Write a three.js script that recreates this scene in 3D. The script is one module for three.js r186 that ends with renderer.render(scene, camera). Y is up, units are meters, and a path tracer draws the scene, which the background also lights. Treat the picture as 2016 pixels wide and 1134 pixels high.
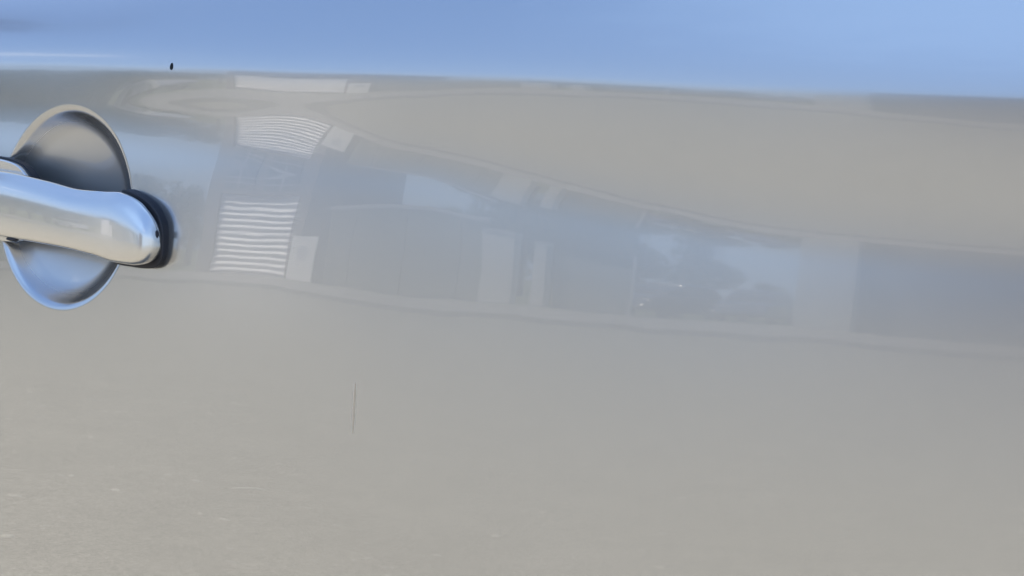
import * as THREE from 'three';
import { mergeGeometries } from 'three/addons/utils/BufferGeometryUtils.js';

// ---------------------------------------------------------------- camera, sky, sun, exposure
const scene = new THREE.Scene();
const R = Math.PI / 180;
const camera = new THREE.PerspectiveCamera(2 * Math.atan(567 / 2770) / R, 1024 / 576, 0.02, 2000);
camera.position.set(0.49901, 0.89178, 0.43524);
camera.rotation.order = 'YXZ';
camera.rotation.set(-6 * R, 31 * R, 3.3 * R);
scene.add(camera);

let seed = 20240611;
const rnd = () => { seed = (seed + 0x6D2B79F5) | 0; let t = Math.imul(seed ^ (seed >>> 15), 1 | seed); t = (t + Math.imul(t ^ (t >>> 7), 61 | t)) ^ t; return ((t ^ (t >>> 14)) >>> 0) / 4294967296; };
const rr = (a, b) => a + (b - a) * rnd();
const sstep = (a, b, x) => { const t = Math.min(1, Math.max(0, (x - a) / (b - a))); return t * t * (3 - 2 * t); };
const lerp = (a, b, t) => a + (b - a) * t;

const sunDir = new THREE.Vector3(-0.75, 1.15, -0.52).normalize();
const sun = new THREE.DirectionalLight(0xfff3e2, 5);
sun.position.copy(sunDir).multiplyScalar(60);
sun.castShadow = true;
sun.shadow.mapSize.set(2048, 2048);
Object.assign(sun.shadow.camera, { left: -45, right: 45, top: 45, bottom: -45, near: 1, far: 160 });
scene.add(sun, sun.target);

// value noise for clouds and textures
const hash = (x, y) => { let h = Math.imul(x, 374761393) + Math.imul(y, 668265263); h = Math.imul(h ^ (h >>> 13), 1274126177); return ((h ^ (h >>> 16)) >>> 0) / 4294967296; };
function vnoise(x, y, px = 1 << 30, py = 1 << 30) {
  const xi = Math.floor(x), yi = Math.floor(y), u = x - xi, v = y - yi, su = u * u * (3 - 2 * u), sv = v * v * (3 - 2 * v);
  const m = (a, p) => ((a % p) + p) % p;
  const a = hash(m(xi, px), m(yi, py)), b = hash(m(xi + 1, px), m(yi, py)), c = hash(m(xi, px), m(yi + 1, py)), d = hash(m(xi + 1, px), m(yi + 1, py));
  return lerp(lerp(a, b, su), lerp(c, d, su), sv);
}
const fbm = (x, y, o = 4) => { let s = 0, a = 0.5, t = 0; for (let i = 0; i < o; i++) { s += a * vnoise(x, y); t += a; x = x * 2.03 + 11.3; y = y * 2.03 + 5.7; a *= 0.5; } return s / t; };

{ // clear summer sky with thin haze at the horizon, glow round the sun and a few small clouds
  const w = 2048, h = 1024, px = new Float32Array(w * h * 4), d = new THREE.Vector3();
  const zen = [0.19, 0.34, 0.74], mid = [0.36, 0.57, 0.94], hor = [0.74, 0.86, 0.98], K = 0.63;
  for (let j = 0; j < h; j++) {
    const el = ((j + 0.5) / h - 0.5) * Math.PI, y = Math.sin(el), ce = Math.cos(el), ed = el / R;
    for (let i = 0; i < w; i++) {
      const th = ((i + 0.5) / w - 0.5) * 2 * Math.PI;
      d.set(ce * Math.cos(th), y, ce * Math.sin(th));
      const c = d.dot(sunDir), o = (j * w + i) * 4;
      const a1 = Math.exp(-Math.max(0, ed) / 9), a2 = Math.exp(-Math.max(0, ed) / 30);
      const glow = 0.13 * Math.pow(Math.max(0, c), 6) + 1.9 * Math.pow(Math.max(0, c), 26) + 2.2 * Math.pow(Math.max(0, c), 220);
      const anti = 1 - 0.15 * c;
      for (let k = 0; k < 3; k++) px[o + k] = K * ((zen[k] * (1 - a2) + mid[k] * a2) * (1 - a1 * 0.8) + hor[k] * a1 * 0.8) * anti + glow * [1, 0.98, 0.94][k];
      // clouds, given by azimuth (degrees from straight ahead of the door towards the car's rear) and height
      const az = Math.atan2(-d.x, d.z) / R;
      if (ed > 4 && ed < 50) {
        let cov = 0, tone = 1;
        const n = fbm(az * 0.35 + 40, ed * 0.7 + 9, 5) - 0.5;
        const puff = (a0, e0, ra, re, amt, tn) => { const q = ((az - a0) / ra) ** 2 + ((ed - e0) / re) ** 2; const v = sstep(1.25, 0.35, q + n * 1.6) * amt; if (v > cov) { cov = v; tone = tn; } };
        puff(74, 27.4, 10, 2.5, 1, 0);
        puff(58.0, 17.2, 3.4, 1.3, 0.75, 1);
        puff(21.0, 30.0, 2.2, 0.7, 0.25, 1);
        puff(17.0, 33.0, 3.5, 0.9, 0.22, 1);
        puff(2, 34, 34, 13, 0.32, 2); puff(110, 24, 14, 3.5, 0.6, 1); puff(-35, 27, 12, 3, 0.5, 1); puff(150, 32, 16, 4, 0.6, 0); puff(-110, 22, 18, 4, 0.6, 1);
        if (cov > 0) { const t = [[0.075, 0.095, 0.16], [0.66, 0.70, 0.76], [0.47, 0.69, 1.04]][tone]; for (let k = 0; k < 3; k++) px[o + k] = lerp(px[o + k], t[k], cov); }
      }
      if (ed < 0) for (let k = 0; k < 3; k++) px[o + k] = [0.24, 0.235, 0.215][k];
      px[o + 3] = 1;
    }
  }
  const t = new THREE.DataTexture(px, w, h, THREE.RGBAFormat, THREE.FloatType);
  t.mapping = THREE.EquirectangularReflectionMapping; t.magFilter = t.minFilter = THREE.LinearFilter; t.needsUpdate = true;
  scene.background = t; scene.environment = t;
}
const EXPOSURE = 2.58;

// ---------------------------------------------------------------- helpers
const taken = {};
const numbered = n => { const k = taken[n] = (taken[n] ?? -1) + 1; return k ? `${n}_${String(k).padStart(3, '0')}` : n; };
function thing(name, label, category, [x, y, z] = [0, 0, 0], turn = 0, group) {
  const o = new THREE.Group(); o.name = numbered(name); o.position.set(x, y, z); o.rotation.y = turn; scene.add(o);
  o.userData = { label, category }; if (group) o.userData.group = group; return o;
}
function mesh(name, geo, mat, parent = scene) {
  const g = Array.isArray(geo) ? mergeGeometries(geo.map(q => q.index ? q.toNonIndexed() : q)) : geo;
  const m = new THREE.Mesh(g, mat); m.name = parent === scene ? numbered(name) : name; m.castShadow = m.receiveShadow = true; parent.add(m); return m;
}
const tag = (o, label, category, group) => { o.userData.label = label; if (category) o.userData.category = category; if (group) o.userData.group = group; return o; };
const structure = (name, geo, mat) => { const m = mesh(name, geo, mat); m.userData.kind = 'structure'; return m; };
const std = (rgb, roughness = 0.8, extra = {}) => { const m = new THREE.MeshPhysicalMaterial({ roughness, ...extra }); m.color.setRGB(...rgb); return m; };
function box(w, h, d, x = 0, y = 0, z = 0) { const g = new THREE.BoxGeometry(w, h, d); g.translate(x, y, z); return g; }   // centred in x, z; y is the middle
const boxOn = (w, h, d, x, y, z) => box(w, h, d, x, y + h / 2, z);                                                         // y is the bottom
function build(pos, nor, idx, uv) {
  const g = new THREE.BufferGeometry();
  g.setAttribute('position', new THREE.Float32BufferAttribute(pos, 3));
  g.setAttribute('uv', new THREE.Float32BufferAttribute(uv ?? new Float32Array(pos.length / 3 * 2), 2));
  g.setIndex(idx);
  if (nor) g.setAttribute('normal', new THREE.Float32BufferAttribute(nor, 3)); else g.computeVertexNormals();
  return g;
}
function dataTex(n, fn, repeat, srgb = true) {
  const a = new Uint8Array(n * n * 4);
  for (let j = 0; j < n; j++) for (let i = 0; i < n; i++) { const c = fn(i / n, j / n, i, j), o = (j * n + i) * 4; for (let k = 0; k < 3; k++) a[o + k] = Math.max(0, Math.min(255, c[k] * 255)); a[o + 3] = 255; }
  const t = new THREE.DataTexture(a, n, n); t.wrapS = t.wrapT = THREE.RepeatWrapping; t.magFilter = THREE.LinearFilter; t.minFilter = THREE.LinearMipmapLinearFilter; t.generateMipmaps = true;
  if (srgb) t.colorSpace = THREE.SRGBColorSpace; if (repeat) t.repeat.set(...repeat); t.needsUpdate = true; return t;
}

// ---------------------------------------------------------------- the shape of the car's side
// Tilt of the skin (degrees, + faces up) down a few upright lines of the door; between them it runs smoothly:
// a shoulder on top, a hollow below it that grows deeper to the front, a fuller belt at the handle, then nearly upright.
const LX = [-0.1573, -0.0074, 0.0559, 0.0965, 0.1264, 0.1887, 0.2337, 0.2942, 0.3477, 0.4027, 0.464];
const LY = [[0.9457, 0.9150, 0.9113, 0.9052, 0.8954, 0.8859, 0.8748, 0.8614, 0.8095, 0.7573, 0.6471], [0.9437, 0.9159, 0.9127, 0.9082, 0.8991, 0.8900, 0.8779, 0.8664, 0.8220, 0.7775, 0.6797], [0.9431, 0.9157, 0.9127, 0.9080, 0.9001, 0.8860, 0.8752, 0.8670, 0.8255, 0.7838, 0.6934], [0.9428, 0.9157, 0.9128, 0.9074, 0.9000, 0.8867, 0.8747, 0.8657, 0.8277, 0.7872, 0.7022], [0.9427, 0.9155, 0.9127, 0.9052, 0.9022, 0.8877, 0.8710, 0.8636, 0.8292, 0.7913, 0.7086], [0.9423, 0.9157, 0.9128, 0.9075, 0.8979, 0.8857, 0.8711, 0.8653, 0.8274, 0.7920, 0.7220], [0.9421, 0.9159, 0.9130, 0.9102, 0.8953, 0.8800, 0.8645, 0.8575, 0.8292, 0.7947, 0.7315], [0.9420, 0.9152, 0.9121, 0.9096, 0.8905, 0.8709, 0.8598, 0.8490, 0.8319, 0.8000, 0.7441], [0.9419, 0.9146, 0.9114, 0.9082, 0.8877, 0.8664, 0.8569, 0.8485, 0.8348, 0.8046, 0.7552], [0.9419, 0.9142, 0.9112, 0.9048, 0.8869, 0.8667, 0.8565, 0.8488, 0.8367, 0.8083, 0.7665], [0.9420, 0.9143, 0.9113, 0.9045, 0.8870, 0.8684, 0.8584, 0.8512, 0.8404, 0.8135, 0.7790]];
const LT = [[32.00, 12.18, 3.93, 1.37, 0.70, 3.28, 6.46, 5.17, 4.62, 3.51, -0.68], [28.77, 9.63, 2.55, 0.63, 0.06, 2.49, 5.13, 4.23, 3.77, 3.08, -0.23], [24.28, 8.73, 1.66, -1.31, -1.50, 2.42, 4.74, 3.91, 3.54, 3.10, 0.09], [22.02, 8.16, 1.50, -1.66, -1.75, 1.17, 4.30, 3.80, 3.37, 3.12, 0.32], [20.78, 7.82, 1.68, -1.69, -1.69, 0.94, 3.97, 3.65, 3.27, 3.04, 0.58], [18.63, 7.13, 0.59, -1.91, -2.32, -0.46, 3.39, 3.15, 3.31, 3.22, 0.85], [17.30, 6.67, 0.36, -2.07, -2.70, -0.10, 3.25, 3.30, 3.17, 3.12, 0.95], [15.78, 6.20, 0.32, -2.00, -2.95, 0.51, 3.68, 3.51, 3.00, 2.88, 0.88], [14.78, 5.88, 0.30, -1.91, -3.05, 0.81, 3.80, 3.45, 2.81, 2.65, 0.74], [14.14, 5.67, 0.37, -1.72, -3.15, 0.77, 3.82, 3.41, 2.69, 2.45, 0.48], [13.80, 5.55, 0.33, -1.68, -3.19, 0.67, 3.67, 3.24, 2.44, 2.16, 0.12]];
const LG = LT.map(r => r.map(t => -Math.tan(t * R)));
function slopes(x, y) {
  const n = x.length, h = [], d = [], m = new Array(n).fill(0);
  for (let i = 0; i < n - 1; i++) { h[i] = x[i + 1] - x[i]; d[i] = (y[i + 1] - y[i]) / h[i]; }
  for (let i = 1; i < n - 1; i++) if (d[i - 1] * d[i] > 0) { const a = 2 * h[i] + h[i - 1], b = h[i] + 2 * h[i - 1]; m[i] = (a + b) / (a / d[i - 1] + b / d[i]); }
  m[0] = d[0]; m[n - 1] = d[n - 2]; return m;
}
function hermite(x, y, m, q) {
  let i = 0; while (i < x.length - 2 && q > x[i + 1]) i++;
  const h = x[i + 1] - x[i], t = Math.min(1, Math.max(0, (q - x[i]) / h));
  return (1 + 2 * t) * (1 - t) ** 2 * y[i] + t * (1 - t) ** 2 * h * m[i] + t * t * (3 - 2 * t) * y[i + 1] + t * t * (t - 1) * h * m[i + 1];
}
const NK = 11, colY = [], colG = [], colYm = [], colGm = [];
for (let k = 0; k < NK; k++) { colY[k] = LY.map(r => r[k]); colG[k] = LG.map(r => r[k]); colYm[k] = slopes(LX, colY[k]); colGm[k] = slopes(LX, colG[k]); }
const lineCache = new Map();
function lineAt(x) {
  const key = Math.round(x * 1e6); let l = lineCache.get(key);
  if (!l) {
    const q = Math.min(LX[10], Math.max(LX[0], x)), ys = [], gs = [];
    for (let k = NK - 1; k >= 0; k--) { ys.push(hermite(LX, colY[k], colYm[k], q)); gs.push(hermite(LX, colG[k], colGm[k], q)); }
    l = { ys, gs, ms: slopes(ys, gs) }; lineCache.set(key, l);
  }
  return l;
}
const slopeY = (x, y) => { const l = lineAt(x); return hermite(l.ys, l.gs, l.ms, Math.min(l.ys[NK - 1], Math.max(l.ys[0], y))); };
const TX0 = -0.40, TX1 = 0.80, TDX = 0.004, TNX = Math.round((TX1 - TX0) / TDX) + 1, TY0 = 0.44, TY1 = 1.0, TDY = 0.001, TNY = Math.round((TY1 - TY0) / TDY) + 1;
const FT = new Float64Array(TNX * TNY), FXT = new Float64Array(TNX * TNY);
for (let i = 0; i < TNX; i++) {
  const x = TX0 + i * TDX; let s = 0, p = slopeY(x, TY0); const o = i * TNY;
  for (let j = 1; j < TNY; j++) { const g = slopeY(x, TY0 + j * TDY); s += (p + g) / 2 * TDY; p = g; FT[o + j] = s; }
  const ref = FT[o + Math.round((0.86 - TY0) / TDY)], bow = -((x - 0.2) ** 2) / 16;
  for (let j = 0; j < TNY; j++) FT[o + j] += bow - ref;
}
for (let i = 0; i < TNX; i++) for (let j = 0; j < TNY; j++) { const a = Math.max(0, i - 1), b = Math.min(TNX - 1, i + 1); FXT[i * TNY + j] = (FT[b * TNY + j] - FT[a * TNY + j]) / ((b - a) * TDX); }
function table(T, x, y) {
  const i = Math.min(TNX - 1.001, Math.max(0, (x - TX0) / TDX)), j = Math.min(TNY - 1.001, Math.max(0, (y - TY0) / TDY)), a = Math.floor(i), b = Math.floor(j), u = i - a, v = j - b, o = a * TNY + b;
  return (T[o] * (1 - u) + T[o + TNY] * u) * (1 - v) + (T[o + 1] * (1 - u) + T[o + TNY + 1] * u) * v;
}
// pressed sheet metal is never quite smooth: faint waves a few centimetres long
const waves = []; for (let i = 0; i < 26; i++) { const l = rr(0.012, 0.05), a = rr(0, Math.PI), k = 2 * Math.PI / l; waves.push([k * Math.cos(a) * 0.8, k * Math.sin(a), rr(0, 6.28), 0.00014 / k]); }
const skinZ = (x, y) => table(FT, x, y);
function skinSlope(x, y) {
  let fx = table(FXT, x, y), fy = slopeY(x, y);
  for (const [kx, ky, p, a] of waves) { const c = Math.cos(kx * x + ky * y + p) * a; fx += kx * c; fy += ky * c; }
  return [fx, fy];
}

// ---------------------------------------------------------------- materials of the car
const paint = new THREE.MeshPhysicalMaterial({ metalness: 0.92, roughness: 0.5, clearcoat: 1, clearcoatRoughness: 0.034 });
paint.clearcoatRoughnessMap = dataTex(256, (u, v) => { // a film of road dust dulls the lacquer towards the front of the car
  const q = u < 0.66 ? sstep(0.10, 0.50, u) : 0, n = 0.75 + 0.5 * (0.6 * vnoise(u * 14, v * 14, 14, 14) + 0.4 * vnoise(u * 47, v * 47, 47, 47)); const c = Math.min(1, 0.17 + 0.75 * q * n); return [c, c, c]; }, null, false);

paint.color.setRGB(0.48, 0.482, 0.478);
paint.roughnessMap = dataTex(256, (u, v) => { const q = u < 0.66 ? sstep(0.02, 0.42, u) : 0; const c = 0.44 + 0.075 * q + 0.03 * (vnoise(u * 21, v * 21, 21, 21) - 0.5); return [c, c, c]; }, null, false);
const handlePaint = new THREE.MeshPhysicalMaterial({ metalness: 0.92, roughness: 0.25, clearcoat: 1, clearcoatRoughness: 0.004 });
handlePaint.color.setRGB(0.63, 0.615, 0.58);
const recessPaint = new THREE.MeshPhysicalMaterial({ metalness: 0.92, roughness: 0.5, clearcoat: 0.9, clearcoatRoughness: 0.015 });
recessPaint.roughnessMap = dataTex(256, (u, v) => { // fingers have worn the dish satin; its rim is as glossy as the door
  const dx = ((u + 0.01 + 0.5) % 1 - 0.5) * 0.1, dy = (v - 0.5) * 0.1, c = lerp(0.70, 0.45, sstep(0.034, 0.0425, Math.hypot(dx, dy))); return [c, c, c]; }, [10, 10], false);
recessPaint.color.setRGB(0.49, 0.492, 0.488);
const rubber = std([0.012, 0.013, 0.018], 0.55);
const darkChip = std([0.02, 0.02, 0.025], 0.7);
const glassDark = std([0.015, 0.018, 0.02], 0.05);

// ---------------------------------------------------------------- the car
const CX = -0.001, CY = 0.85;
const car = thing('parked_car', 'silver car side with round handle recess, glossy paint mirroring sky, yard and gate', 'car', [0, 0, 0]);
const seg = (a, b, s) => { const n = Math.max(1, Math.round((b - a) / s)), o = []; for (let i = 0; i < n; i++) o.push(a + (b - a) * i / n); return o; };
const HB = 0.052;
{
  const xs = [...seg(-0.36, -0.10, 0.006), ...seg(-0.10, CX - HB, 0.003), ...seg(CX - HB, CX + HB, 0.0026), ...seg(CX + HB, 0.46, 0.003), ...seg(0.46, 0.76, 0.006), 0.76];
  const ys = [...seg(0.45, 0.64, 0.006), ...seg(0.64, CY - HB, 0.0024), ...seg(CY - HB, 0.895, 0.0022), ...seg(0.895, CY + HB, 0.0007), ...seg(CY + HB, 0.922, 0.0007), ...seg(0.922, 0.985, 0.002), 0.985];
  const pos = [], nor = [], uv = [], idx = [], id = new Map();
  const vert = (x, y) => {
    const key = `${x.toFixed(7)},${y.toFixed(7)}`; let k = id.get(key);
    if (k === undefined) { k = pos.length / 3; id.set(key, k); const [fx, fy] = skinSlope(x, y), l = Math.hypot(fx, fy, 1); pos.push(x, y, skinZ(x, y)); nor.push(-fx / l, -fy / l, 1 / l); uv.push(x, y); }
    return k;
  };
  const i0 = xs.findIndex(x => Math.abs(x - (CX - HB)) < 1e-6), i1 = xs.findIndex(x => Math.abs(x - (CX + HB)) < 1e-6), j0 = ys.findIndex(y => Math.abs(y - (CY - HB)) < 1e-6), j1 = ys.findIndex(y => Math.abs(y - (CY + HB)) < 1e-6);
  for (let j = 0; j < ys.length - 1; j++) for (let i = 0; i < xs.length - 1; i++) {
    if (i >= i0 && i < i1 && j >= j0 && j < j1) continue;
    const a = vert(xs[i], ys[j]), b = vert(xs[i + 1], ys[j]), c = vert(xs[i + 1], ys[j + 1]), d = vert(xs[i], ys[j + 1]);
    idx.push(a, b, c, a, c, d);
  }
  const border = [];
  for (let i = i0; i < i1; i++) border.push([xs[i], ys[j0]]);
  for (let j = j0; j < j1; j++) border.push([xs[i1], ys[j]]);
  for (let i = i1; i > i0; i--) border.push([xs[i], ys[j1]]);
  for (let j = j1; j > j0; j--) border.push([xs[i0], ys[j]]);
  const NB = border.length, RIM = 0.0468, NR = 12;
  for (let b = 0; b < NB; b++) for (let r = 0; r < NR; r++) {
    const at = (bb, q) => { const [x, y] = border[bb % NB]; if (q === 0) return vert(x, y); const dx = x - CX, dy = y - CY, l = Math.hypot(dx, dy), s = lerp(l, RIM, q / NR) / l; return vert(CX + dx * s, CY + dy * s); };
    const a = at(b, r), c = at(b + 1, r), d = at(b + 1, r + 1), e = at(b, r + 1);
    idx.push(a, c, d, a, d, e);
  }
  // thickness: the skin turns in round its edge
  const edge = [];
  for (let i = 0; i < xs.length; i++) edge.push([xs[i], ys[0]]);
  for (let j = 1; j < ys.length; j++) edge.push([xs[xs.length - 1], ys[j]]);
  for (let i = xs.length - 2; i >= 0; i--) edge.push([xs[i], ys[ys.length - 1]]);
  for (let j = ys.length - 2; j > 0; j--) edge.push([xs[0], ys[j]]);
  const e0 = pos.length / 3;
  edge.forEach(([x, y]) => { const z = skinZ(x, y); for (const dz of [0, -0.02]) { pos.push(x, y, z + dz); const nx = x < -0.359 ? -1 : x > 0.759 ? 1 : 0, ny = y < 0.451 ? -1 : y > 0.984 ? 1 : 0, l = Math.hypot(nx, ny) || 1; nor.push(nx / l, ny / l, 0); uv.push(x, y); } });
  edge.forEach((_, k) => { const a = e0 + 2 * k, b = e0 + 2 * ((k + 1) % edge.length); idx.push(a, a + 1, b + 1, a, b + 1, b); });
  mesh('door_panel', build(pos, nor, idx, uv), paint, car);

  // round recess behind the handle
  const KS = 0.0014;  // shallow dished floor, a steeper wall round it, soft edges between
  const smax = (a, b, k) => { const h = Math.max(k - Math.abs(a - b), 0) / k; return Math.max(a, b) + h * h * k / 4; };
  const bowl = (x, y) => { const r = 0.044 * Math.hypot((x - CX) / 0.0428, (y - CY) / 0.0445); const floor = 0.0118 - r * r / 0.23, wall = (0.0441 - r) * 0.84; return -smax(0, -smax(-floor, -wall, 0.0022), KS); };
  const rings = [0]; for (let r = 0.003; r < 0.033; r += 0.003) rings.push(r); for (let r = 0.033; r < RIM; r += 0.00045) rings.push(r); rings.push(RIM);
  const p2 = [], n2 = [], u2 = [], x2 = [];
  rings.forEach((r, k) => { for (let b = 0; b < NB; b++) {
    const dx = border[b][0] - CX, dy = border[b][1] - CY, l = Math.hypot(dx, dy), x = CX + dx / l * r, y = CY + dy / l * r, e = 1e-5;
    const [fx, fy] = skinSlope(x, y), gx = fx + (bowl(x + e, y) - bowl(x - e, y)) / (2 * e), gy = fy + (bowl(x, y + e) - bowl(x, y - e)) / (2 * e), m = Math.hypot(gx, gy, 1);
    p2.push(x, y, skinZ(x, y) + bowl(x, y)); n2.push(-gx / m, -gy / m, 1 / m); u2.push(x, y);
    if (k) { const c = (b + 1) % NB, o = k * NB, q = o - NB; x2.push(q + b, o + b, o + c, q + b, o + c, q + c); }
  } });
  mesh('handle_recess', build(p2, n2, x2, u2), recessPaint, car);

  // ---------------------------------------------------------- handle
  const handle = new THREE.Group(); handle.name = 'door_handle'; handle.position.set(CX, CY, 0); car.add(handle);
  const mm = 0.001;
  const interp = (tab, x) => { const X = tab.map(t => t[0]), Y = tab.map(t => t[1]); return hermite(X, Y, slopes(X, Y), Math.min(X[X.length - 1], Math.max(X[0], x))); };
  const yTop = [[-118, 2], [-116, 8], [-110, 13], [-100, 15], [-60, 15.2], [-27, 14.4], [0, 12], [23, 9.6], [36, 9.6], [44, 10], [50, 8.9], [56, 6.8], [60, 3.9], [63, .9], [65, -2.8], [66, -7.4], [66.3, -11]];
  const yBot = [[-118, -2], [-116, -8], [-110, -12], [-100, -14], [-60, -14.6], [-27, -15], [0, -15.7], [16, -16.3], [34, -18], [46, -19.8], [56, -20.2], [60, -19.6], [63, -18.3], [65, -16], [66, -13.4], [66.3, -11.6]];
  const zFront = x => { const base = 13.4 - (x - 30) ** 2 / 2100 - Math.max(0, x - 38) ** 2 / 420; const e = Math.max(0, (x - 60.5) / 5.8), s = Math.max(0, (-106 - x) / 12); return base - 8.2 * (1 - Math.sqrt(Math.max(0, 1 - e ** 2.6))) - 5 * (1 - Math.sqrt(Math.max(0, 1 - s * s))); };
  const zBack = x => lerp(5.2, 2.7, sstep(26, 40, x));
  const nTop = [[-118, 4.5], [40, 4.5], [60, 3], [66.3, 3]];
  const nBot = [[-118, 5.5], [44, 5.5], [60, 3.6], [66.3, 3.6]];
  const XS = []; for (let x = -118; x < 44; x += 1.5) XS.push(x); for (let x = 44; x < 63; x += 0.5) XS.push(x); for (let x = 63; x < 66.3; x += 0.12) XS.push(x); XS.push(66.3);
  const chA = [[-118, 7.5], [14, 7.5], [50, 5], [66.3, 5]], chV = [[-118, .3], [14, .3], [50, .18], [66.3, .2]];   // chamfer along the top: depth and where it begins
  const NS = 180, hp = [], hi = [];
  XS.forEach((x, k) => {
    const t = interp(yTop, x), b = interp(yBot, x), zf = zFront(x), zb = Math.min(zBack(x), zf - 0.6), yc = lerp(b, t, 0.47), D = (zf - zb) / 2, zm = (zf + zb) / 2, nt = interp(nTop, x), nb = interp(nBot, x), ca = interp(chA, x), cv = interp(chV, x);
    for (let s = 0; s < NS; s++) {
      const th = s / NS * 2 * Math.PI, c = Math.cos(th), q = Math.sin(th), n = c > 0 ? nt : nb;
      const v = Math.sign(c) * Math.abs(c) ** (2 / n), w = Math.sign(q) * Math.abs(q) ** (2 / n);
      hp.push(x * mm, (yc + (c > 0 ? t - yc : yc - b) * v) * mm, (zm + D * w - (w > 0 ? 0.55 * v * v + 0.78 * v + ca * Math.max(0, v - cv) ** 2.2 : 0) * w) * mm);
      if (k) { const e = (s + 1) % NS, o = k * NS, p = o - NS; hi.push(p + s, p + e, o + e, p + s, o + e, o + s); }
    }
  });
  for (const [o, flip] of [[0, 0], [(XS.length - 1) * NS, 1]]) { const c = hp.length / 3; let y = 0, z = 0; for (let s = 0; s < NS; s++) { y += hp[(o + s) * 3 + 1] / NS; z += hp[(o + s) * 3 + 2] / NS; } hp.push(hp[o * 3], y, z); for (let s = 0; s < NS; s++) { const e = (s + 1) % NS; flip ? hi.push(c, o + s, o + e) : hi.push(c, o + e, o + s); } }
  const grip = mesh('grip', build(hp, null, hi), handlePaint, handle);
  {
    const g = grip.geometry, a = new THREE.Vector3(), p = g.attributes.position, t = g.index; let s = 0; const A = new THREE.Vector3(), B = new THREE.Vector3(), C = new THREE.Vector3();
    for (let i = 0; i < t.count; i += 3) { A.fromBufferAttribute(p, t.getX(i)); B.fromBufferAttribute(p, t.getX(i + 1)); C.fromBufferAttribute(p, t.getX(i + 2)); s += A.dot(a.crossVectors(B, C)); }
    if (s < 0) { const q = t.array; for (let i = 0; i < q.length; i += 3) { const k = q[i]; q[i] = q[i + 1]; q[i + 1] = k; } g.computeVertexNormals(); }
  }
  // rubber gasket under the front end, and under the rear end that stands in the recess
  const gasket = (pts, z0, z1) => { const s = new THREE.Shape(new THREE.SplineCurve(pts.map(p => new THREE.Vector2(p[0] * mm, p[1] * mm))).getPoints(120)); const e = new THREE.ExtrudeGeometry(s, { depth: (z1 - z0 - 1.2) * mm, bevelEnabled: true, bevelSize: 0.6 * mm, bevelThickness: 0.6 * mm, bevelOffset: -0.6 * mm, bevelSegments: 3 }); e.translate(0, 0, (z0 + 0.6) * mm); return e; };
  const front = [[41.6, -16], [41.6, 5], [42.2, 10.9], [50, 9.9], [56.8, 7.3], [62.2, 3.5], [65.6, -.9], [67, -6], [67.3, -11], [66.9, -16.4], [63.8, -20.4], [57, -21.8], [48, -21.9], [40.4, -21.6], [41.4, -20]];
  mesh('gasket', gasket(front, -4, 3.5), rubber, handle);
  const rear = (dx, dy) => [[-112, 10 + dy], [-104, 18 + dy], [-90, 20.5 + dy], [-60, 20.8 + dy], [-40, 20.6 + dy], [-26, 18.8 + dy], [-18 + dx, 14.8 + dy], [-14 + dx, 9], [-12.6 + dx, 2], [-12.4 + dx, -6], [-14 + dx, -13], [-22 + dx, -17], [-40, -18], [-90, -18], [-108, -16], [-112, -8]];
  { // this one only a thin ring
    const out = new THREE.SplineCurve(rear(0, 0).map(p => new THREE.Vector2(p[0] * mm, p[1] * mm))).getPoints(120), inn = new THREE.SplineCurve(rear(-1.2, -1).map(p => new THREE.Vector2(p[0] * mm, p[1] * mm))).getPoints(120);
    const sh = new THREE.Shape(out); sh.holes.push(new THREE.Path(inn)); const e = new THREE.ExtrudeGeometry(sh, { depth: 3.4 * mm, bevelEnabled: false }); e.translate(0, 0, -1.5 * mm); mesh('gasket', e, rubber, handle);
  }
  mesh('rear_mount', gasket(rear(-0.9, -0.7), -1.9, 4.4), handlePaint, handle);
  // two dark paint chips at the edges of the grip
  const chip = (x, y, z, w, h, d) => { const g = new THREE.IcosahedronGeometry(1, 3), p = g.attributes.position; for (let i = 0; i < p.count; i++) { const X = p.getX(i), Y = p.getY(i), Z = p.getZ(i), q = 1 + 0.5 * (vnoise(X * 2.3 + 7, Y * 2.3 + Z * 1.9 + 3) - 0.5); p.setXYZ(i, X * q * w * mm, Y * q * h * mm, Z * d * mm); } g.computeVertexNormals(); g.translate(x * mm, y * mm, z * mm); return g; };
  tag(mesh('paint_chip', chip(65.2, -6.4, 5.2, 1.1, 1.7, 0.9), darkChip, handle), 'dark chip at the front edge of the grip');
  tag(mesh('paint_chip', chip(-19, -15.6, 10, 4, 0.9, 1.5), darkChip, handle), 'dark chip on the lower edge of the grip');
  // marks on the door skin: thin patches that follow it
  const patch = (name, outline, mat, label, lift = 0.00004) => { // outline: rows [x, y, halfwidth]
    const p = [], n = [], u = [], ix = [];
    outline.forEach(([x, y, w], k) => { for (const s of [-1, 0, 1]) { const X = x + s * w, [fx, fy] = skinSlope(X, y), l = Math.hypot(fx, fy, 1); p.push(X, y, skinZ(X, y) + lift); n.push(-fx / l, -fy / l, 1 / l); u.push(X, y); } if (k) { const o = 3 * k; for (const s of [0, 1]) ix.push(o - 3 + s, o + s, o + s + 1, o - 3 + s, o + s + 1, o - 2 + s); } });
    return tag(mesh(name, build(p, n, ix, u), mat, car), label);
  };
  const rows = []; for (let k = 0; k <= 24; k++) { const t = k / 24; rows.push([0.1714 + 0.0007 * t, CY - 0.0556 - 0.0192 * t, 0.0005 * Math.sin(Math.PI * Math.min(0.97, 0.03 + t)) ** 0.5 * (0.8 + 0.3 * hash(k, 5))]); }
  patch('scratch', rows, std([0.55, 0.44, 0.30], 0.6), 'short brownish upright scratch in the paint');
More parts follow.
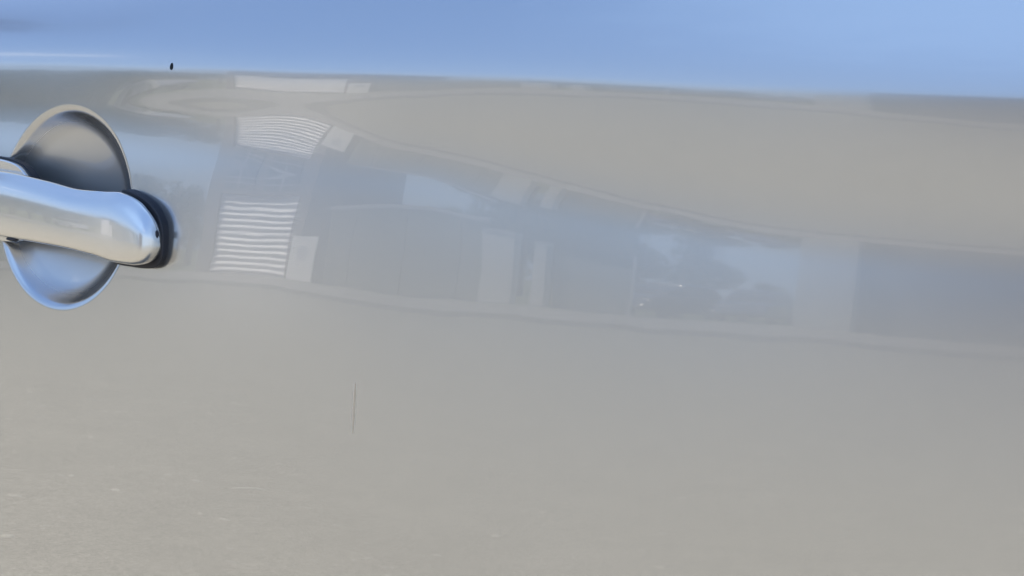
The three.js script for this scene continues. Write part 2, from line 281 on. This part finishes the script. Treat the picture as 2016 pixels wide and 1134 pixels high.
  const speck = []; for (let k = 0; k <= 10; k++) { const t = k / 10; speck.push([0.0618, CY + 0.0628 + 0.0032 * t, 0.0012 * Math.sqrt(Math.max(0.001, t * (1 - t) * 4)) * (1 - 0.3 * t)]); }
  patch('paint_chip', speck, std([0.17, 0.18, 0.27], 0.5, { transparent: true, opacity: 0.8 }), 'tiny dark speck on the shoulder line above the handle');
}
{ // the rest of the car: neighbouring panels, windows, roof, sill and wheels
  const panel = (x0, x1, y0, y1) => { const p = [], ix = [], u = [], nx = 40, ny = 60; for (let j = 0; j <= ny; j++) for (let i = 0; i <= nx; i++) { const x = lerp(x0, x1, i / nx), y = lerp(y0, y1, j / ny), xc = Math.min(0.76, Math.max(-0.36, x)), dx = x - xc; p.push(x, y, skinZ(xc, Math.max(0.45, y)) - dx * dx * 0.09 - Math.abs(dx) * 0.06 - Math.max(0, 0.45 - y) ** 2 * 0.6); u.push(x, y); if (i < nx && j < ny) { const a = j * (nx + 1) + i; ix.push(a, a + 1, a + nx + 2, a, a + nx + 2, a + nx + 1); } } return build(p, null, ix, u); };
  mesh('rear_panel', panel(-1.9, -0.365, 0.3, 0.985), paint, car);
  mesh('front_wing', panel(0.765, 2.1, 0.3, 0.985), paint, car);
  mesh('sill', [boxOn(1.12, 0.22, 0.09, 0.2, 0.225, -0.075)], rubber, car);
  mesh('body_shell', [boxOn(3.9, 0.66, 1.5, 0.1, 0.3, -0.92), boxOn(2.7, 0.44, 1.2, -0.35, 0.96, -0.92)], rubber, car);
  const slab = (pts, depth, z) => { const g = new THREE.ExtrudeGeometry(new THREE.Shape(pts.map(p => new THREE.Vector2(...p))), { depth, bevelEnabled: false }); const q = g.attributes.position; for (let i = 0; i < q.count; i++) q.setZ(i, q.getZ(i) + z - (q.getY(i) - 0.985) * 0.38); g.computeVertexNormals(); return g; };
  mesh('window', slab([[-0.36, 0.99], [0.98, 0.99], [0.62, 1.43], [-0.36, 1.44]], 0.006, -0.045), glassDark, car);
  mesh('window', slab([[-1.5, 0.99], [-0.42, 0.99], [-0.42, 1.44], [-1.1, 1.42]], 0.006, -0.045), glassDark, car);
  mesh('window_seal', [boxOn(3.0, 0.012, 0.02, 0, 0.982, -0.045)], rubber, car);
  mesh('pillar', slab([[-0.42, 0.99], [-0.36, 0.99], [-0.36, 1.45], [-0.42, 1.45]], 0.01, -0.045), rubber, car);
  const roof = new THREE.ExtrudeGeometry(new THREE.Shape([[-1.2, 1.43], [0.66, 1.43], [0.3, 1.5], [-0.7, 1.51]].map(p => new THREE.Vector2(...p))), { depth: 1.3, bevelEnabled: true, bevelSize: 0.02, bevelThickness: 0.02, bevelSegments: 4 }); roof.translate(0, 0, -1.53);
  mesh('roof', roof, paint, car);
  for (const x of [-1.25, 1.4]) {
    const w = new THREE.TorusGeometry(0.25, 0.075, 20, 48); w.translate(x, 0.325, -0.12); mesh('tyre', w, rubber, car);
    const r = new THREE.CylinderGeometry(0.2, 0.2, 0.1, 40); r.rotateX(Math.PI / 2); r.translate(x, 0.325, -0.12); mesh('rim', r, paint, car);
  }
}

// ---------------------------------------------------------------- the yard that the paint mirrors
const bigSheet = (x0, x1, z0, z1, y, s = 1) => build([x0, y, z0, x1, y, z0, x1, y, z1, x0, y, z1], [0, 1, 0, 0, 1, 0, 0, 1, 0, 0, 1, 0], [0, 2, 1, 0, 3, 2], [x0 / s, z0 / s, x1 / s, z0 / s, x1 / s, z1 / s, x0 / s, z1 / s]);
const asphaltTex = dataTex(1024, (u, v, i, j) => {
  const a = vnoise(u * 256, v * 256, 256, 256), b = vnoise(u * 96, v * 96, 96, 96), c = vnoise(u * 12, v * 12, 12, 12), e = hash(i, j);
  let t = 0.53 + 0.34 * (vnoise(u * 420, v * 420, 420, 420) - 0.5) + 0.22 * (a - 0.5) + 0.14 * (b - 0.5) + 0.08 * (c - 0.5) + 0.08 * (e - 0.5);
  if (vnoise(u * 170 + 0.5, v * 170, 170, 170) > 0.92) t += 0.25;
  return [t * 1.0, t * 0.985, t * 0.945];
});
const asphalt = std([0.80, 0.797, 0.745], 0.95, { specularIntensity: 0.15 }); asphalt.map = asphaltTex;
structure('ground', bigSheet(-700, 700, -700, 700, 0), std([0.10, 0.115, 0.05], 1));
structure('asphalt_yard', bigSheet(-75, 60, -40, 29.6, 0.004, 1.7), asphalt);
{ // lighter pavement with its kerb in front of the buildings
  structure('pavement', [boxOn(60, 0.10, 8, -9, 0, 25.6)], std([0.225, 0.215, 0.20], 0.9));
  structure('kerb', [boxOn(60, 0.10, 0.18, -9, 0, 21.50)], std([0.14, 0.14, 0.14], 0.9));
}
{ // pale grit lying on the asphalt
  const g = new THREE.IcosahedronGeometry(1, 0), p = g.attributes.position; for (let i = 0; i < p.count; i++) p.setY(i, p.getY(i) * 0.45);
  g.computeVertexNormals();
  const n = 3600, m = new THREE.InstancedMesh(g, std([0.52, 0.51, 0.46], 0.85), n), M = new THREE.Matrix4(), q = new THREE.Quaternion(), c = new THREE.Color();
  for (let i = 0; i < n; i++) { const s = 0.0022 + 0.014 * rnd() ** 7; q.setFromAxisAngle(new THREE.Vector3(0, 1, 0), rr(0, 6.28)); M.compose(new THREE.Vector3(rr(-7, 1.5), 0.005, 0.9 + 6 * rnd()), q, new THREE.Vector3(s * rr(0.7, 1.6), s, s * rr(0.7, 1.3))); m.setMatrixAt(i, M); const t = rr(0.5, 1.15); m.setColorAt(i, c.setRGB(t, t, t * 0.97)); }
  m.name = 'loose_grit'; m.userData = { kind: 'stuff', label: 'pale loose grit scattered on the asphalt in front of the door', category: 'grit' }; m.castShadow = m.receiveShadow = true; scene.add(m);
}
const postM = std([0.42, 0.42, 0.41], 0.7), white = std([0.74, 0.74, 0.72], 0.6), glossWhite = std([0.68, 0.70, 0.73], 0.6, { metalness: 0.35, clearcoat: 0.5, clearcoatRoughness: 0.25 }), brickM = std([0.145, 0.13, 0.13], 0.85), dimWin = std([0.05, 0.06, 0.08], 0.12), slate = std([0.11, 0.115, 0.125], 0.8), hedgeGrey = std([0.135, 0.145, 0.14], 0.85), metalGrey = std([0.3, 0.3, 0.31], 0.5);
{ // garage with a ribbed roller shutter
  const g = thing('garage_building', 'narrow brown-grey garage with a white ribbed shutter, mirrored right of the handle', 'garage', [-26.6, 0.08, 29]);
  mesh('wall', [boxOn(0.62, 4.6, 5, -2.0, 0, 2.5), boxOn(0.5, 4.6, 5, 1.95, 0, 2.5), boxOn(3.4, 1.95, 5, 0, 2.65, 2.5), boxOn(3.4, 2.65, 0.1, 0, 0, 4.9)], brickM, g);
  mesh('roof', [boxOn(4.9, 0.14, 5.3, 0, 4.6, 2.5)], metalGrey, g);
  for (const x of [-0.85, 0.85]) { const w = mesh('window', [boxOn(1.3, 0.95, 0.05, x, 2.85, -0.02)], dimWin, g); mesh('window_bar', [boxOn(1.34, 0.05, 0.06, x, 3.12, -0.05), boxOn(1.34, 0.05, 0.06, x, 3.42, -0.05), boxOn(0.05, 0.95, 0.05, x, 2.85, -0.045)], metalGrey, w); }
  const p = [], ix = [], N = 13 * 14, NX = 40;   // ribs a little uneven and dented, as on an old shutter
  for (let j = 0; j <= N; j++) for (let k = 0; k <= NX; k++) {
    const x = lerp(-1.68, 1.68, k / NX), t = j / 14, warp = 0.35 * (fbm(x * 1.1 + 3, t * 0.55 + 7, 3) - 0.5), deep = 0.05 * (0.75 + 0.5 * hash(Math.floor(t + 0.5), 17));
    p.push(x, 0.03 + 2.6 * j / N, 0.14 - deep * (0.5 - 0.5 * Math.cos((t + warp) * 2 * Math.PI)) - 0.03 * (fbm(x * 1.7, t * 0.8, 3) - 0.5));
    if (j && k) { const o = j * (NX + 1) + k, q = o - NX - 1; ix.push(q - 1, o - 1, o, q - 1, o, q); }
  }
  mesh('roller_shutter', build(p, null, ix), glossWhite, g);
}
{ const b = thing('notice_board', 'white upright board with a round pale emblem, leaning beside the ribbed shutter', 'sign', [-23.9, 0.12, 28.55]);
  const bd = mesh('board', [boxOn(0.98, 1.3, 0.04, 0, 0, 0)], white, b); bd.rotation.x = 0.06;
  const e = new THREE.CylinderGeometry(0.22, 0.22, 0.02, 32); e.rotateX(Math.PI / 2); e.translate(0, 0.8, -0.03); mesh('emblem', e, std([0.5, 0.52, 0.55], 0.5), bd); }
{ const f = thing('panel_fence', 'dark grey fence panels between the white board and the white gateposts', 'fence', [-20.5, 0, 29]);
  for (let k = 0; k < 6; k++) mesh('panel', [boxOn(0.92, 2.05, 0.06, -2.35 + 0.95 * k, 0.12, 0.02 * (k % 2))], hedgeGrey, f);
  mesh('top_rail', [boxOn(5.8, 0.1, 0.12, 0, 2.18, 0)], metalGrey, f); }
for (const [x, w, h, l] of [[-17.15, 1.05, 1.85, 'wide white gatepost beside the dark fence panels'], [-15.8, 0.38, 1.72, 'slim white gatepost standing right of the wide gatepost']]) {
  const t = thing('gatepost', l, 'gatepost', [x, 0.12, 28.9]); mesh('post', [boxOn(w, h, 0.35, 0, 0, 0)], postM, t); mesh('cap', [boxOn(w + 0.08, 0.07, 0.42, 0, h, 0)], metalGrey, t); }
{ const f = thing('low_fence', 'grey mesh fence between the slim gatepost and the parked dark cars', 'fence', [-14.4, 0, 29.1]);
  mesh('panel', [boxOn(2.3, 1.5, 0.05, 0, 0.12, 0)], hedgeGrey, f); mesh('post', [boxOn(0.08, 1.9, 0.08, 1.2, 0.1, 0)], metalGrey, f); }
{ const w = thing('wall_end', 'pale narrow wall end right of the parked dark cars', 'wall', [-7.95, 0, 28.9]); mesh('wall', [boxOn(1.4, 2.6, 0.4, 0, 0.1, 0)], std([0.36, 0.36, 0.345], 0.8), w); mesh('coping', [boxOn(1.5, 0.08, 0.5, 0, 2.7, 0)], metalGrey, w); }
{ const h = thing('dark_hall', 'large dark slate-grey hall mirrored at the right edge of the door', 'building', [0.6, 0, 31.5]);
  mesh('wall', [boxOn(16, 5.2, 6, 0, 0, 0.8)], slate, h); mesh('roof', [boxOn(16.4, 0.2, 6.4, 0, 5.2, 0.8)], metalGrey, h);
  for (let k = 0; k < 4; k++) mesh('window', [boxOn(1.6, 0.9, 0.06, -5.4 + 3.6 * k, 3.4, -2.21)], dimWin, h); }
// cars parked across the yard
function yardCar(label, paintM, [x, z], turn, group) {
  const t = thing('distant_car', label, 'car', [x, 0.004, z], turn, group);
  const prof = (pts, d) => { const s = new THREE.Shape(); s.moveTo(...pts[0]); s.splineThru(pts.slice(1).map(p => new THREE.Vector2(...p))); const g = new THREE.ExtrudeGeometry(s, { depth: d, bevelEnabled: true, bevelSize: 0.06, bevelThickness: 0.12, bevelSegments: 3, curveSegments: 16 }); g.translate(0, 0, -d / 2); return g; };
  mesh('body', prof([[-2.1, 0.28], [-2.15, 0.6], [-2.0, 0.86], [-1.2, 0.92], [0.9, 0.9], [1.8, 0.76], [2.12, 0.6], [2.1, 0.28], [-2.1, 0.28]], 1.4), paintM, t);
  mesh('windows', prof([[-1.85, 0.9], [-1.2, 1.32], [-0.3, 1.38], [0.35, 1.33], [1.1, 0.9], [-1.85, 0.9]], 1.24), dimWin, t);
  mesh('roof', prof([[-1.25, 1.34], [-0.5, 1.44], [0.4, 1.38], [-0.3, 1.36], [-1.25, 1.34]], 1.2), paintM, t);
  for (const a of [-1.3, 1.3]) for (const b of [-0.72, 0.72]) { const w = new THREE.CylinderGeometry(0.31, 0.31, 0.2, 24); w.rotateX(Math.PI / 2); w.translate(a, 0.31, b); mesh('wheel', w, rubber, t); }
  for (const b of [-0.55, 0.55]) { const l = new THREE.SphereGeometry(0.1, 12, 8); l.scale(0.6, 0.8, 1.5); l.translate(2.1, 0.62, b); mesh('headlight', l, glossWhite, t); }
  return t;
}
const darkPaint = std([0.03, 0.035, 0.045], 0.25, { clearcoat: 1 }), bluePaint = std([0.05, 0.07, 0.11], 0.25, { clearcoat: 1 }), whitePaint = std([0.62, 0.63, 0.65], 0.25, { clearcoat: 1 });
yardCar('dark car parked left of the two beside the slim post', darkPaint, [-14.9, 36], Math.PI / 2 + 0.25);
yardCar('dark blue car parked nearest the pale wall end', bluePaint, [-12.2, 36.5], Math.PI / 2 - 0.1);
yardCar('white car parked under the trees left of the garage', whitePaint, [-43, 37.5], 0.15);
// trees behind the yard
const leafMs = [std([0.055, 0.075, 0.035], 0.9), std([0.07, 0.085, 0.045], 0.9), std([0.045, 0.062, 0.035], 0.9)], barkM = std([0.13, 0.1, 0.075], 0.95);
function makeTree(kind) {
  const g = new THREE.Group(), tr = [];
  const limb = (a, b, r0, r1) => { const A = new THREE.Vector3(...a), B = new THREE.Vector3(...b), c = new THREE.CylinderGeometry(r1, r0, A.distanceTo(B), 10); c.translate(0, A.distanceTo(B) / 2, 0); c.applyQuaternion(new THREE.Quaternion().setFromUnitVectors(new THREE.Vector3(0, 1, 0), B.clone().sub(A).normalize())); c.translate(...a); return c; };
  tr.push(limb([0, 0, 0], [0.05, 2.2, 0], 0.2, 0.12)); for (let k = 0; k < 6; k++) { const a = k * 1.05 + rr(0, 0.5); tr.push(limb([0.04, 1.4 + 0.15 * k, 0], [Math.cos(a) * 1.2, 2.8 + 0.3 * k, Math.sin(a) * 1.2], 0.08, 0.02)); }
  const pos = [], idx = [];
  for (let b = 0; b < 34; b++) {
    const a = rr(0, 6.28), rad = 1.7 * Math.sqrt(rnd()), cy = rr(1.3, 4.4), fall = 1 - Math.max(0, (cy - 2.6) / 2.6) ** 2, cx = Math.cos(a) * rad * fall, cz = Math.sin(a) * rad * fall, cr = rr(0.45, 0.8);
    for (let i = 0; i < 110; i++) {
      const u = rr(-1, 1), f = rr(0, 6.28), q = cr * Math.cbrt(rr(0.25, 1)), s = Math.sqrt(1 - u * u), x = cx + q * s * Math.cos(f), y = cy + q * u * 0.8, z = cz + q * s * Math.sin(f), w = rr(0.06, 0.13), o = pos.length / 3;
      const A = new THREE.Vector3(rr(-1, 1), rr(-1, 1), rr(-1, 1)).normalize().multiplyScalar(w), B = new THREE.Vector3(rr(-1, 1), rr(-1, 1), rr(-1, 1)).cross(A).normalize().multiplyScalar(w * 0.7);
      pos.push(x + A.x, y + A.y, z + A.z, x + B.x, y + B.y, z + B.z, x - A.x, y - A.y, z - A.z, x - B.x, y - B.y, z - B.z); idx.push(o, o + 1, o + 2, o, o + 2, o + 3);
    }
  }
  mesh('trunk', tr, barkM, g); const c = mesh('crown', build(pos, null, idx), leafMs[kind % 3], g); c.userData.kind = 'stuff'; return g;
}
const treeKinds = [0, 1, 2].map(makeTree);
function treeRow(label, spots) { // far row of trees, one leafy mass
  const row = thing('tree_row', label, 'trees'); row.userData.kind = 'stuff';
  for (let k = 0; k < 3; k++) for (const part of treeKinds[k].children) {
    const mine = spots.filter((_, i) => i % 3 === k), im = new THREE.InstancedMesh(part.geometry, part.material, mine.length); im.name = part.name; im.userData.kind = 'stuff'; im.castShadow = im.receiveShadow = true; row.add(im);
    mine.forEach(([az, d, sc], i) => im.setMatrixAt(i, new THREE.Matrix4().compose(new THREE.Vector3(-Math.sin(az * R) * d, 0, Math.cos(az * R) * d), new THREE.Quaternion().setFromAxisAngle(new THREE.Vector3(0, 1, 0), i * 1.7 + k), new THREE.Vector3(sc * 1.2, sc, sc * 1.15))));
  }
}
{
  const a = [], b = [];
  for (let az = 45.5; az < 78; az += 2.0) a.push([az + rr(-0.5, 0.5), rr(60, 72), rr(0.86, 1.2)]);
  for (let az = 49; az < 76; az += 2.2) a.push([az, rr(58, 60), rr(0.7, 0.98)]);
  for (let az = 24.8; az < 34; az += 1.25) b.push([az, rr(56, 66), lerp(0.92, 0.78, (az - 25) / 9) * rr(0.94, 1.06)]);
  treeRow('long row of leafy green trees beyond the yard, mirrored around the handle', a);
  treeRow('clump of green trees behind the gateposts and the grey mesh fence', b);
}
const placeTree = (az, dist, s, label, k) => { const t = treeKinds[k % 3].clone(); t.name = numbered('tree'); t.position.set(-Math.sin(az * R) * dist, 0, Math.cos(az * R) * dist); t.rotation.y = k * 1.7; t.scale.set(s * 1.2, s, s * 1.15); t.userData = { label, category: 'tree', group: 'single trees behind the fence and the dark cars' }; scene.add(t); };
placeTree(40.2, 60, 0.72, 'green tree rising behind the fence, nearest the garage', 0);
placeTree(38.6, 64, 0.75, 'second green tree right of the garage behind the fence', 1);
placeTree(36.9, 66, 0.70, 'third green tree right of the garage behind the fence', 2);
placeTree(21.3, 50, 0.78, 'green tree standing between the two dark parked cars', 0);
placeTree(18.2, 60, 0.5, 'low green tree behind the dark blue car by the wall end', 1);

const renderer = new THREE.WebGLRenderer({ antialias: true });
renderer.setSize(1024, 576);
renderer.toneMapping = THREE.LinearToneMapping;
renderer.toneMappingExposure = EXPOSURE;
renderer.shadowMap.enabled = true;
renderer.render(scene, camera);
